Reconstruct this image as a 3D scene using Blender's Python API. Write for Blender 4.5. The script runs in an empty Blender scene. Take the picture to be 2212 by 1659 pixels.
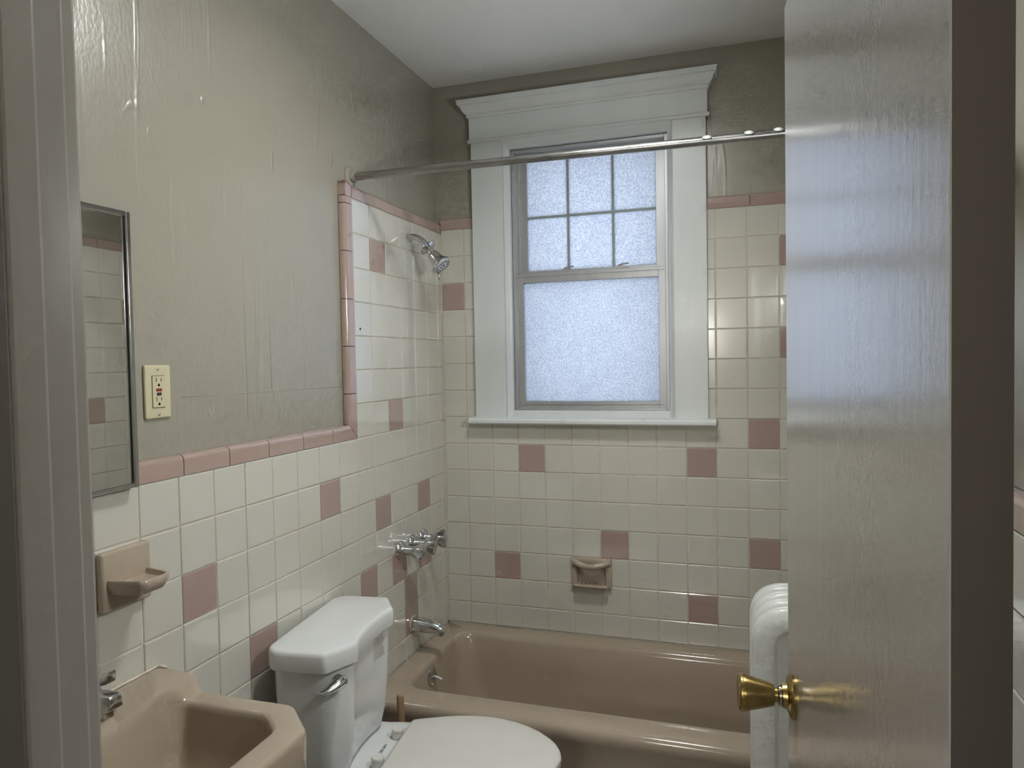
import bpy, bmesh, math, random
from mathutils import Vector, Matrix
random.seed(7)
SC = bpy.context.scene
COL = SC.collection
PI = math.pi
H = 1.22                      # floor level is z = 0; the dado line of the left wall is at z = H

# ------------------------------------------------------------------ camera
cam = bpy.data.cameras.new('camera')
cam.sensor_fit = 'HORIZONTAL'; cam.sensor_width = 36.0
cam.lens = 1543.53 / 2212 * 36.0
cam.clip_start = 0.02
co = bpy.data.objects.new('camera', cam); COL.objects.link(co)
yaw, pit, rol = -0.31269, -0.03319, -0.01883
fw = Vector((math.sin(yaw)*math.cos(pit), math.cos(yaw)*math.cos(pit), math.sin(pit)))
rt = Vector((math.cos(yaw), -math.sin(yaw), 0)); up = rt.cross(fw)
r2 = math.cos(rol)*rt + math.sin(rol)*up; u2 = -math.sin(rol)*rt + math.cos(rol)*up
mw = Matrix((r2, u2, -fw)).transposed().to_4x4(); mw.translation = Vector((1.17815, -2.72469, H + 0.24126))
co.matrix_world = mw
SC.camera = co

# ------------------------------------------------------------------ world, exposure
W = bpy.data.worlds.new('sky'); SC.world = W; W.use_nodes = True
W.node_tree.nodes['Background'].inputs[0].default_value = (0.72, 0.82, 1.0, 1)
W.node_tree.nodes['Background'].inputs[1].default_value = 1.15
SC.view_settings.view_transform = 'Standard'
SC.view_settings.look = 'None'
SC.view_settings.exposure = 0.50
SC.view_settings.gamma = 1.0
SC.view_settings.use_curve_mapping = False
SC.cycles.max_bounces = 5; SC.cycles.diffuse_bounces = 3; SC.cycles.glossy_bounces = 3; SC.cycles.transmission_bounces = 3
SC.cycles.use_adaptive_sampling = True; SC.cycles.adaptive_threshold = .075; SC.cycles.adaptive_min_samples = 12; SC.cycles.sample_clamp_indirect = 6.0
SC.cycles.caustics_reflective = False; SC.cycles.caustics_refractive = False
WALL_FILL = 98.0                # emission of the added fill globe on the right wall
CEIL_FILL = 50.0                # emission of the added ceiling drum
HALL_FILL = 40.0                 # emission of the added fill globe in the hall

# ------------------------------------------------------------------ materials
def nodes(m):
    m.use_nodes = True
    return m.node_tree.nodes, m.node_tree.links, m.node_tree.nodes['Principled BSDF']
def mat(name, col, rough=0.5, metal=0.0, spec=0.5, coat=0.0, vary=0.0, vscale=6.0, bump=0.0, bscale=60.0,
        stretch=(1, 1, 1), speck=0.0, speckscale=900.0, speckcol=None, rvary=0.0, bdist=0.002):
    m = bpy.data.materials.new(name); N, L, P = nodes(m)
    P.inputs['Base Color'].default_value = (*col, 1); P.inputs['Roughness'].default_value = rough
    P.inputs['Metallic'].default_value = metal
    P.inputs['Specular IOR Level'].default_value = spec
    P.inputs['Coat Weight'].default_value = coat; P.inputs['Coat Roughness'].default_value = 0.05
    tc = N.new('ShaderNodeTexCoord'); mp = N.new('ShaderNodeMapping'); mp.inputs['Scale'].default_value = stretch
    L.new(tc.outputs['Object'], mp.inputs['Vector'])
    out = None
    if vary:
        n = N.new('ShaderNodeTexNoise'); n.inputs['Scale'].default_value = vscale; n.inputs['Detail'].default_value = 4
        L.new(mp.outputs[0], n.inputs['Vector'])
        r = N.new('ShaderNodeMapRange'); r.inputs['From Min'].default_value = .3; r.inputs['From Max'].default_value = .7
        r.inputs['To Min'].default_value = 1 - vary; r.inputs['To Max'].default_value = 1 + vary
        L.new(n.outputs['Fac'], r.inputs['Value'])
        mx = N.new('ShaderNodeMix'); mx.data_type = 'RGBA'; mx.blend_type = 'MULTIPLY'; mx.inputs['Factor'].default_value = 1
        mx.inputs['A'].default_value = (*col, 1); L.new(r.outputs[0], mx.inputs['B'])
        L.new(mx.outputs['Result'], P.inputs['Base Color']); out = mx.outputs['Result']
        if rvary:
            r3 = N.new('ShaderNodeMapRange'); r3.inputs['To Min'].default_value = max(0.02, rough - rvary); r3.inputs['To Max'].default_value = rough + rvary
            L.new(n.outputs['Fac'], r3.inputs['Value']); L.new(r3.outputs[0], P.inputs['Roughness'])
    if speck:
        n = N.new('ShaderNodeTexNoise'); n.inputs['Scale'].default_value = speckscale; n.inputs['Detail'].default_value = 2
        L.new(mp.outputs[0], n.inputs['Vector'])
        r = N.new('ShaderNodeMapRange'); r.inputs['From Min'].default_value = .55; r.inputs['From Max'].default_value = .72
        r.inputs['To Min'].default_value = 0; r.inputs['To Max'].default_value = speck
        L.new(n.outputs['Fac'], r.inputs['Value'])
        mx = N.new('ShaderNodeMix'); mx.data_type = 'RGBA'
        L.new(r.outputs[0], mx.inputs['Factor'])
        if out: L.new(out, mx.inputs['A'])
        else: mx.inputs['A'].default_value = (*col, 1)
        mx.inputs['B'].default_value = (*(speckcol or [c*.55 for c in col]), 1)
        L.new(mx.outputs['Result'], P.inputs['Base Color'])
    if bump:
        n = N.new('ShaderNodeTexNoise'); n.inputs['Scale'].default_value = bscale; n.inputs['Detail'].default_value = 3
        L.new(mp.outputs[0], n.inputs['Vector'])
        b = N.new('ShaderNodeBump'); b.inputs['Strength'].default_value = bump; b.inputs['Distance'].default_value = bdist
        L.new(n.outputs['Fac'], b.inputs['Height']); L.new(b.outputs[0], P.inputs['Normal'])
    return m

M = {}
M['tile'] = mat('cream_tile', (.64, .625, .555), rough=.16, spec=1.0, vary=.035, vscale=2.2, speck=.35, speckscale=420, bump=.05, bscale=14, bdist=.004, coat=1.0)
M['pink'] = mat('pink_tile', (.41, .30, .262), rough=.10, spec=.9, vary=.04, vscale=2.5, bump=.05, bscale=14, bdist=.004, coat=.7)
M['grout'] = mat('grout', (.60, .56, .47), rough=.85, vary=.12, vscale=40, bump=.3, bscale=200)
M['beige'] = mat('beige_glazed_fixture', (.405, .33, .255), rough=.11, spec=.5, vary=.03, vscale=5)
M['soapbeige'] = mat('tan_glazed_ceramic', (.42, .345, .272), rough=.16, spec=.5, vary=.05, vscale=20)
M['white'] = mat('white_vitreous_china', (.70, .715, .71), rough=.08, spec=.5, vary=.015, vscale=8)
M['seat'] = mat('offwhite_seat_plastic', (.66, .65, .61), rough=.17, spec=.5, vary=.02, vscale=10, bump=.03, bscale=300)
M['trim'] = mat('white_gloss_trim', (.68, .71, .705), rough=.30, vary=.04, vscale=9, bump=.35, bscale=26, stretch=(1, 1, .25), rvary=.08)
M['doorframe'] = mat('offwhite_frame_paint', (.54, .52, .48), rough=.28, vary=.05, vscale=8, bump=.3, bscale=30, stretch=(1, 1, .2))
M['ceil'] = mat('ceiling_paint', (.86, .87, .855), rough=.7, vary=.03, vscale=3, bump=.3, bscale=18)
M['alum'] = mat('anodised_aluminium', (.50, .51, .52), rough=.38, metal=.55, vary=.05, vscale=30, stretch=(1, 1, .2))
M['muntin'] = mat('grey_green_muntin', (.30, .34, .34), rough=.5, vary=.05, vscale=20)
M['chrome'] = mat('worn_chrome', (.62, .63, .64), rough=.14, metal=1.0, vary=.08, vscale=30, rvary=.06)
M['rodmetal'] = mat('tarnished_rod_metal', (.38, .38, .375), rough=.30, metal=1.0, vary=.22, vscale=18, stretch=(.4, 3, 3), rvary=.12, bump=.2, bscale=40)
M['brass'] = mat('aged_brass', (.42, .30, .11), rough=.24, metal=1.0, vary=.28, vscale=40, rvary=.1)
M['mirror'] = mat('silvered_glass', (.86, .87, .85), rough=.02, metal=1.0, vary=.02, vscale=8)
M['dark'] = mat('dark_recess', (.02, .02, .02), rough=.6, vary=.1)
M['ivory'] = mat('ivory_plastic', (.58, .535, .36), rough=.3, vary=.02)
M['red'] = mat('red_button', (.25, .03, .025), rough=.4, vary=.05)
M['black'] = mat('black_button', (.03, .03, .035), rough=.4, vary=.05)
M['wood'] = mat('raw_wood_handle', (.34, .22, .12), rough=.6, vary=.2, vscale=30, stretch=(1, 1, .08))
M['rubber'] = mat('dark_rubber', (.05, .03, .028), rough=.6, vary=.1)
M['radiator'] = mat('thick_radiator_paint', (.66, .68, .655), rough=.33, vary=.04, vscale=20, bump=.6, bscale=28, bdist=.004)
M['floor'] = mat('grey_floor', (.30, .29, .27), rough=.4, vary=.12, vscale=10)
M['printgold'] = mat('brown_print', (.20, .12, .03), rough=.5, vary=.05)
M['printblue'] = mat('navy_print', (.01, .015, .06), rough=.4, vary=.05)
M['edgebrown'] = mat('bare_brown_edge', (.080, .067, .054), rough=.55, vary=.1, vscale=12, stretch=(1, 1, .1))
M['hall'] = mat('hall_paint', (.36, .33, .29), rough=.7, vary=.04, vscale=3)
M['socket'] = mat('socket_slot', (.015, .015, .012), rough=.6, vary=.1)
M['nozzleface'] = mat('pale_nozzle_plate', (.78, .79, .82), rough=.25, vary=.03, vscale=60)

def plaster(name, col, k=1.0):
    """old gloss-painted plaster: fine stipple, vertical drips, trowel swirls, low blisters"""
    m = bpy.data.materials.new(name); N, L, P = nodes(m)
    P.inputs['Roughness'].default_value = .36; P.inputs['Specular IOR Level'].default_value = .7; P.inputs['Coat Weight'].default_value = .7; P.inputs['Coat Roughness'].default_value = .26
    tc = N.new('ShaderNodeTexCoord')
    def noise(scale, st, det=3, dist=0.0):
        mp = N.new('ShaderNodeMapping'); mp.inputs['Scale'].default_value = st; mp.inputs['Location'].default_value = (3.37, 5.71, 2.13)
        L.new(tc.outputs['Object'], mp.inputs['Vector'])
        n = N.new('ShaderNodeTexNoise'); n.inputs['Scale'].default_value = scale; n.inputs['Detail'].default_value = det
        n.inputs['Distortion'].default_value = dist
        L.new(mp.outputs[0], n.inputs['Vector']); return n.outputs['Fac']
    def bump(prev, h, s, d):
        b = N.new('ShaderNodeBump'); b.inputs['Strength'].default_value = s*k; b.inputs['Distance'].default_value = d
        L.new(h, b.inputs['Height'])
        if prev: L.new(prev, b.inputs['Normal'])
        return b.outputs[0]
    def sharpen(h, a, b_):
        b_ = 1.0
        r = N.new('ShaderNodeMapRange'); r.interpolation_type = 'SMOOTHSTEP'
        r.inputs['From Min'].default_value = a; r.inputs['From Max'].default_value = b_
        L.new(h, r.inputs['Value']); return r.outputs[0]
    p = bump(None, noise(3.2, (1, 1, 1), 1), .08, .03)
    p = bump(p, noise(120, (1, 1, .6), 2), .60, .0015)
    p = bump(p, sharpen(noise(24, (1, 1, .10), 2, .5), .58, 1), .8, .008)
    p = bump(p, sharpen(noise(20, (1, 1, .5), 2, .4), .66, 1), .9, .012)
    p = bump(p, noise(150, (1, 1, .06), 2), .16, .001)
    L.new(p, P.inputs['Normal']); L.new(p, P.inputs['Coat Normal'])
    mx = N.new('ShaderNodeMix'); mx.data_type = 'RGBA'
    mx.inputs['A'].default_value = (*[c*.96 for c in col], 1); mx.inputs['B'].default_value = (*[min(1, c*1.04) for c in col], 1)
    L.new(noise(2.0, (1, 1, .6)), mx.inputs['Factor']); L.new(mx.outputs['Result'], P.inputs['Base Color'])
    rr = N.new('ShaderNodeMapRange'); rr.inputs['To Min'].default_value = .26; rr.inputs['To Max'].default_value = .34
    L.new(noise(7, (1, 1, .4)), rr.inputs['Value']); L.new(rr.outputs[0], P.inputs['Roughness'])
    return m
M['plaster'] = plaster('tan_gloss_plaster', (.32, .300, .243), .65)
M['plaster_smooth'] = plaster('tan_smooth_plaster', (.32, .300, .243), .22)

def door_paint():
    """brushed gloss paint: long vertical brush marks that break up reflections"""
    m = bpy.data.materials.new('brushed_door_paint'); N, L, P = nodes(m)
    P.inputs['Base Color'].default_value = (.38, .37, .345, 1); P.inputs['Specular IOR Level'].default_value = 1.0; P.inputs['Coat Weight'].default_value = 1.0; P.inputs['Coat Roughness'].default_value = .21
    tc = N.new('ShaderNodeTexCoord')
    def noise(scale, st, det):
        mp = N.new('ShaderNodeMapping'); mp.inputs['Scale'].default_value = st; mp.inputs['Location'].default_value = (3.37, 5.71, 2.13)
        L.new(tc.outputs['Object'], mp.inputs['Vector'])
        n = N.new('ShaderNodeTexNoise'); n.inputs['Scale'].default_value = scale; n.inputs['Detail'].default_value = det
        L.new(mp.outputs[0], n.inputs['Vector']); return n.outputs['Fac']
    b = N.new('ShaderNodeBump'); b.inputs['Strength'].default_value = .22; b.inputs['Distance'].default_value = .001
    L.new(noise(70, (1, 1, .05), 4), b.inputs['Height'])
    b2 = N.new('ShaderNodeBump'); b2.inputs['Strength'].default_value = .15; b2.inputs['Distance'].default_value = .001
    L.new(noise(160, (1, 1, .7), 2), b2.inputs['Height']); L.new(b.outputs[0], b2.inputs['Normal'])
    L.new(b2.outputs[0], P.inputs['Normal']); L.new(b2.outputs[0], P.inputs['Coat Normal'])
    r = N.new('ShaderNodeMapRange'); r.inputs['To Min'].default_value = .10; r.inputs['To Max'].default_value = .27
    L.new(noise(45, (1, 1, .06), 3), r.inputs['Value']); L.new(r.outputs[0], P.inputs['Roughness'])
    return m
M['door'] = door_paint()

def frosted():
    """pebbled obscure glass: scatters the daylight that falls on it from outside"""
    m = bpy.data.materials.new('pebbled_obscure_glass'); N, L, P = nodes(m); N.remove(P)
    out = [n for n in N if n.type == 'OUTPUT_MATERIAL'][0]
    tc = N.new('ShaderNodeTexCoord')
    v = N.new('ShaderNodeTexVoronoi'); v.inputs['Scale'].default_value = 210
    L.new(tc.outputs['Object'], v.inputs['Vector'])
    n = N.new('ShaderNodeTexNoise'); n.inputs['Scale'].default_value = 9; n.inputs['Detail'].default_value = 3
    L.new(tc.outputs['Object'], n.inputs['Vector'])
    b = N.new('ShaderNodeBump'); b.inputs['Strength'].default_value = .9; b.inputs['Distance'].default_value = .002
    L.new(v.outputs['Distance'], b.inputs['Height'])
    cr = N.new('ShaderNodeMix'); cr.data_type = 'RGBA'; cr.inputs['A'].default_value = (.66, .70, .76, 1); cr.inputs['B'].default_value = (1, 1, 1, 1)
    n2 = N.new('ShaderNodeTexNoise'); n2.inputs['Scale'].default_value = 190; n2.inputs['Detail'].default_value = 1
    L.new(tc.outputs['Object'], n2.inputs['Vector'])
    ad = N.new('ShaderNodeMath'); ad.operation = 'MULTIPLY_ADD'; ad.inputs[1].default_value = .94; L.new(n2.outputs['Fac'], ad.inputs[0]); 
    mu = N.new('ShaderNodeMath'); mu.operation = 'MULTIPLY'; mu.inputs[1].default_value = .06; L.new(n.outputs['Fac'], mu.inputs[0]); L.new(mu.outputs[0], ad.inputs[2])
    rg = N.new('ShaderNodeMapRange'); rg.inputs['From Min'].default_value = .38; rg.inputs['From Max'].default_value = .62
    L.new(ad.outputs[0], rg.inputs['Value']); L.new(rg.outputs[0], cr.inputs['Factor'])
    t = N.new('ShaderNodeBsdfTranslucent'); L.new(cr.outputs['Result'], t.inputs['Color']); L.new(b.outputs[0], t.inputs['Normal'])
    g = N.new('ShaderNodeBsdfGlossy'); g.inputs['Roughness'].default_value = .35; L.new(b.outputs[0], g.inputs['Normal'])
    mix = N.new('ShaderNodeMixShader'); mix.inputs[0].default_value = .05
    L.new(t.outputs[0], mix.inputs[1]); L.new(g.outputs[0], mix.inputs[2]); L.new(mix.outputs[0], out.inputs['Surface'])
    return m
M['glass'] = frosted()

def glow(name, col, strength):
    m = bpy.data.materials.new(name); N, L, P = nodes(m)
    P.inputs['Base Color'].default_value = (*col, 1)
    P.inputs['Emission Color'].default_value = (*col, 1); P.inputs['Emission Strength'].default_value = strength
    return m
M['lamp'] = glow('added_ceiling_glow', (.99, 1.0, .975), CEIL_FILL)
M['wallfill'] = glow('added_wall_glow', (.99, 1.0, .975), WALL_FILL)
M['hallfill'] = glow('added_hall_glow', (1.0, .99, .955), HALL_FILL)

# ------------------------------------------------------------------ mesh helpers
def link(name, me, m, parent=None, smooth=False, angle=None):
    if isinstance(me, bmesh.types.BMesh):
        bm = me; bmesh.ops.recalc_face_normals(bm, faces=bm.faces)
        me = bpy.data.meshes.new(name); bm.to_mesh(me); bm.free()
    if m is not None and len(me.materials) == 0: me.materials.append(M[m] if isinstance(m, str) else m)
    if smooth:
        me.polygons.foreach_set('use_smooth', [True]*len(me.polygons))
        if angle is not None:
            try: me.set_sharp_from_angle(angle=math.radians(angle))
            except Exception: pass
    o = bpy.data.objects.new(name, me); COL.objects.link(o)
    if parent is not None:
        o.parent = parent
        if parent.parent is None and parent.get('_world'): o.matrix_parent_inverse = parent.matrix_basis.inverted()
    return o
def thing(name, label, cat, loc=(0, 0, 0), rotz=0.0, world=True, group=None, kind=None):
    o = bpy.data.objects.new(name, None); COL.objects.link(o); o.empty_display_size = .05
    o.location = loc; o.rotation_euler = (0, 0, rotz)
    o.matrix_basis = Matrix.Translation(loc) @ Matrix.Rotation(rotz, 4, 'Z')
    if world: o['_world'] = 1
    if label: o['label'] = label
    if cat: o['category'] = cat
    if group: o['group'] = group
    if kind: o['kind'] = kind
    return o
def tag(o, label=None, cat=None, group=None, kind=None):
    if label: o['label'] = label
    if cat: o['category'] = cat
    if group: o['group'] = group
    if kind: o['kind'] = kind
    return o
def box(bm, x0, x1, y0, y1, z0, z1, bev=0.0, seg=2):
    r = bmesh.ops.create_cube(bm, size=1.0)
    vs = r['verts']
    for v in vs:
        v.co = Vector((x0 + (v.co.x+.5)*(x1-x0), y0 + (v.co.y+.5)*(y1-y0), z0 + (v.co.z+.5)*(z1-z0)))
    if bev:
        es = list({e for v in vs for e in v.link_edges})
        bmesh.ops.bevel(bm, geom=es, offset=bev, segments=seg, affect='EDGES', profile=.5)
    return bm
def bxo(name, m, parent, x0, x1, y0, y1, z0, z1, bev=0.0, seg=2):
    return link(name, box(bmesh.new(), x0, x1, y0, y1, z0, z1, bev, seg), m, parent)
def loft(rings, cap0=True, cap1=True, closed=True, bm=None):
    bm = bm or bmesh.new()
    vr = [[bm.verts.new(p) for p in r] for r in rings]
    n = len(vr[0])
    for a, b in zip(vr, vr[1:]):
        for i in range(n if closed else n-1):
            j = (i+1) % n
            bm.faces.new((a[i], a[j], b[j], b[i]))
    if cap0: bm.faces.new(list(reversed(vr[0])))
    if cap1: bm.faces.new(vr[-1])
    return bm
def lathe(prof, axis=(0, 0, 1), org=(0, 0, 0), n=32, bm=None, cap0=True, cap1=True):
    a = Vector(axis).normalized(); t = Vector((0, 0, 1)) if abs(a.z) < .9 else Vector((1, 0, 0))
    u = a.cross(t).normalized(); w = a.cross(u); o = Vector(org)
    rings = [[o + a*h + (u*math.cos(2*PI*k/n) + w*math.sin(2*PI*k/n))*max(r, 1e-5) for k in range(n)] for r, h in prof]
    return loft(rings, cap0, cap1, bm=bm)
def tube(path, rad, n=16, bm=None, flat=None):
    P = [Vector(p) for p in path]; rings = []
    prev = None
    for i, p in enumerate(P):
        d = (P[min(i+1, len(P)-1)] - P[max(i-1, 0)]).normalized()
        if prev is None:
            t = Vector((0, 0, 1)) if abs(d.z) < .9 else Vector((1, 0, 0))
            u = (t - d*t.dot(d)).normalized()
        else: u = (prev - d*prev.dot(d)).normalized()
        prev = u; w = d.cross(u); r = rad[i] if isinstance(rad, (list, tuple)) else rad
        f = flat[i] if flat else 1.0
        rings.append([p + u*math.cos(2*PI*k/n)*r*f + w*math.sin(2*PI*k/n)*r for k in range(n)])
    return loft(rings, bm=bm)
def rrect(x0, x1, y0, y1, r, z, nc=8, ns=6):
    """rounded rectangle, counter-clockwise, same point count whatever the radius"""
    pts = []
    cs = [(x1-r, y0+r, -PI/2), (x1-r, y1-r, 0), (x0+r, y1-r, PI/2), (x0+r, y0+r, PI)]
    for ci, (cx, cy, a0) in enumerate(cs):
        for k in range(nc+1):
            a = a0 + PI/2*k/nc; pts.append(Vector((cx+r*math.cos(a), cy+r*math.sin(a), z)))
        nx, ny, na = cs[(ci+1) % 4]
        p, q = pts[-1], Vector((nx+r*math.cos(na), ny+r*math.sin(na), z))
        for k in range(1, ns): pts.append(p.lerp(q, k/ns))
    return pts
def roundpoly(pts, rad, seg=6):
    out = []; n = len(pts)
    for i in range(n):
        p = Vector((*pts[i], 0)); a = Vector((*pts[i-1], 0)); b = Vector((*pts[(i+1) % n], 0))
        r = rad[i] if isinstance(rad, (list, tuple)) else rad
        da = (a-p); db = (b-p); c = min(r, da.length*.45, db.length*.45)
        s = p + da.normalized()*c; e = p + db.normalized()*c
        for k in range(seg+1):
            t = k/seg; out.append((s*(1-t)**2 + p*2*t*(1-t) + e*t*t).to_2d())
    return out
def by_angle(poly, c, n):
    """resample a star-shaped outline at n even angles about c"""
    res = []; m = len(poly)
    for k in range(n):
        a = 2*PI*k/n; d = Vector((math.cos(a), math.sin(a))); best = None
        for i in range(m):
            p = Vector(poly[i]) - Vector(c); q = Vector(poly[(i+1) % m]) - Vector(c); e = q-p
            den = d.x*e.y - d.y*e.x
            if abs(den) < 1e-12: continue
            t = (p.x*e.y - p.y*e.x)/den; s = (p.x*d.y - p.y*d.x)/den
            if t > 0 and -1e-6 <= s <= 1+1e-6 and (best is None or t > best): best = t
        res.append(Vector(c) + d*(best or 0))
    return res
def ring3(p2, z): return [Vector((p.x, p.y, z)) for p in p2]
def shrink(p2, d, c=None):
    n = len(p2); out = []
    for i in range(n):
        a, b = p2[i-1], p2[(i+1) % n]; t = (b-a)
        if t.length < 1e-9: t = Vector((1, 0))
        t.normalize(); out.append(p2[i] + Vector((-t.y, t.x))*d)
    return out

# ================================================================== THE ROOM SHELL
RX = 1.525                    # right wall tile face
DY = -2.275                   # bathroom face of the door wall
HY = -2.40                    # hall face of the door wall
CZ = H + 1.362                # ceiling
PL = -0.022                   # plaster sits this far behind the tile face on the side walls
PB = 0.008

def struct(o, label=None): return tag(o, label, kind='structure')
f = struct(bxo('floor', 'floor', None, PL-.1, RX+.12, HY-1.6, .25, -.1, 0)); f['label'] = 'grey bathroom floor'
c = struct(bxo('ceiling', 'ceil', None, PL-.1, RX+.12, DY-.0, .25, CZ, CZ+.1)); c['label'] = 'plain off-white painted ceiling'
wl = struct(bxo('wall_left', 'plaster', None, PL-.1, PL, HY, .25, 0, CZ)); wl['label'] = 'tan painted wall over cream tile with pink trim, toilet side'
bm = bmesh.new()
WX0, WX1, WZ0, WZ1 = .283, .936, H+.0, H+1.095
box(bm, PL, WX0, PB, .25, 0, CZ); box(bm, WX1, RX-PL, PB, .25, 0, CZ)
box(bm, WX0, WX1, PB, .25, 0, WZ0-.03); box(bm, WX0, WX1, PB, .25, WZ1, CZ)
wb = struct(link('wall_back', bm, 'plaster_smooth')); wb['label'] = 'tan painted wall over cream tile around the window'
wr = struct(bxo('wall_right', 'plaster_smooth', None, RX-PL, RX-PL+.1, HY, .25, 0, CZ)); wr['label'] = 'tan painted wall with cream tile dado behind the open door'
# door wall with its opening
OX0, OX1, OZ = .66, 1.345, 2.06
bm = bmesh.new()
box(bm, PL, OX0-.02, HY, DY, 0, CZ); box(bm, OX1+.02, RX-PL, HY, DY, 0, CZ); box(bm, OX0-.02, OX1+.02, HY, DY, OZ, CZ)
wf = struct(link('wall_front', bm, 'plaster')); wf['label'] = 'wall around the open doorway'
# hall behind the camera
bm = bmesh.new()
box(bm, PL-.1, PL, -4.0, HY, 0, CZ); box(bm, RX-PL, RX-PL+.1, -4.0, HY, 0, CZ); box(bm, PL-.1, RX-PL+.1, -4.1, -4.0, 0, CZ)
wh = struct(link('wall_hall', bm, 'hall')); wh['label'] = 'brown painted hall walls outside the doorway'
ch = struct(bxo('ceiling_hall', 'hall', None, PL-.1, RX-PL+.1, -4.1, DY, CZ, CZ+.1)); ch['label'] = 'hall ceiling outside the doorway'

# ------------------------------------------------------------------ tiles
TM = .1095; G = .0022; RZ0 = H-.84
_tm = {}
def tile_mesh(w, h, m):
    key = (round(w, 4), round(h, 4), m)
    if key in _tm: return _tm[key]
    b = .0024; rings = []
    for ins, z in ((0, -.012), (0, -b), (b*.35, -b*.3), (b*1.3, 0)):
        x, y = w/2-ins, h/2-ins
        rings.append([Vector((-x, -y, z)), Vector((x, -y, z)), Vector((x, y, z)), Vector((-x, y, z))])
    bm = loft(rings, cap0=False); bmesh.ops.recalc_face_normals(bm, faces=bm.faces)
    me = bpy.data.meshes.new('tile'); bm.to_mesh(me); bm.free(); me.materials.append(M[m]); _tm[key] = me
    return me
FR = {'L': (Vector((0, 1, 0)), Vector((0, 0, 1)), Vector((1, 0, 0))),
      'B': (Vector((1, 0, 0)), Vector((0, 0, 1)), Vector((0, -1, 0))),
      'R': (Vector((0, -1, 0)), Vector((0, 0, 1)), Vector((-1, 0, 0)))}
ORG = {'L': Vector((0, 0, 0)), 'B': Vector((0, 0, 0)), 'R': Vector((RX, 0, 0))}
WALL = {'L': wl, 'B': wb, 'R': wr}
def frame(w, u0, v0, jit=0.0):
    U, V, Nn = FR[w]
    o = ORG[w] + U*u0 + V*v0
    m = Matrix((U, V, Nn)).transposed().to_4x4()
    if jit:
        m = m @ Matrix.Rotation(random.gauss(0, jit), 4, 'X') @ Matrix.Rotation(random.gauss(0, jit), 4, 'Y')
    m.translation = o + Nn*(random.gauss(0, .00025) if jit else 0)
    return m
def tile(w, u0, u1, v0, v1, pink=False):
    if u1-u0 < .008 or v1-v0 < .008: return
    me = tile_mesh(u1-u0-G, v1-v0-G, 'pink' if pink else 'tile')
    o = bpy.data.objects.new('tile', me); COL.objects.link(o); o.parent = WALL[w]
    o.matrix_basis = frame(w, (u0+u1)/2, (v0+v1)/2, .0022)
_cm = {}
def cap(w, along, u, v, Ln, wd, m0=0, m1=0, dep=.021, r=.013):
    """one glazed trim piece with a rounded outer edge; along: 'h' runs along the wall (outer edge up), 'v' runs up (outer edge towards -u)"""
    key = (round(Ln, 4), wd, m0, m1, dep, r)
    if key not in _cm:
        sec = [(0, -dep), (0, -.0016), (.0016, 0)] + [(wd-r+r*math.sin(a), -r+r*math.cos(a)) for a in [PI/2*k/6 for k in range(7)]] + [(wd, -dep)]
        rings = []
        for e, mm, inn in ((0, m0, 1), (1, m1, -1)):
            rings.append([Vector((e*Ln + inn*G/2 + mm*s, s, n)) for s, n in sec])
        bm = loft(rings, True, True, closed=True); bmesh.ops.recalc_face_normals(bm, faces=bm.faces)
        me = bpy.data.meshes.new('trim_tile'); bm.to_mesh(me); bm.free(); me.materials.append(M['pink'])
        me.polygons.foreach_set('use_smooth', [True]*len(me.polygons)); me.set_sharp_from_angle(angle=math.radians(40))
        _cm[key] = me
    U, V, Nn = FR[w]
    if along == 'h': A, X = U, V
    else: A, X = V, -U
    m = Matrix((A, X, Nn)).transposed().to_4x4(); m.translation = ORG[w] + U*u + V*v + Nn*.0012
    o = bpy.data.objects.new('trim_tile', _cm[key]); COL.objects.link(o); o.parent = WALL[w]; o.matrix_basis = m
def bed(w, rects):
    bm = bmesh.new()
    for u0, u1, v0, v1 in rects:
        U, V, Nn = FR[w]; o = ORG[w]
        dep = .0215 if w != 'B' else .0078
        a = o + U*u0 + V*v0 - Nn*.0026; b = o + U*u1 + V*v1 - Nn*dep
        box(bm, min(a.x, b.x), max(a.x, b.x), min(a.y, b.y), max(a.y, b.y), min(a.z, b.z), max(a.z, b.z))
    link('grout_bed', bm, 'grout', WALL[w])

# left wall. column line k is at y = -0.7012 + k*TM, row line r at z = H - r*TM
yL = lambda k: -.70121 + k*TM
zL = lambda r: H - r*TM
pinkL = {(-2, 1), (1, 2), (4, 2), (2, -1), (1, -6), (-7, 2), (0, 4), (2, 4), (4, 4), (3, 5), (3, 6), (-5, 4)}
KMIN = -12
def colL(k, r):
    if k >= 7: return -.0015
    return yL(k) - (.021 if (r >= 5 and k in (3, 4)) else 0)
for r in range(-7, 10):
    for k in range(KMIN if r >= 0 else 0, 7):
        if r >= 8 and k >= 0: continue
        z1, z0 = zL(r), zL(r+1)
        tile('L', colL(k, r), colL(k+1, r), z0, z1, (k, r) in pinkL)
bed('L', [(yL(KMIN), 0, .0, H+.002), (yL(0), 0, H+.002, H+7*TM+.005)])
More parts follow.
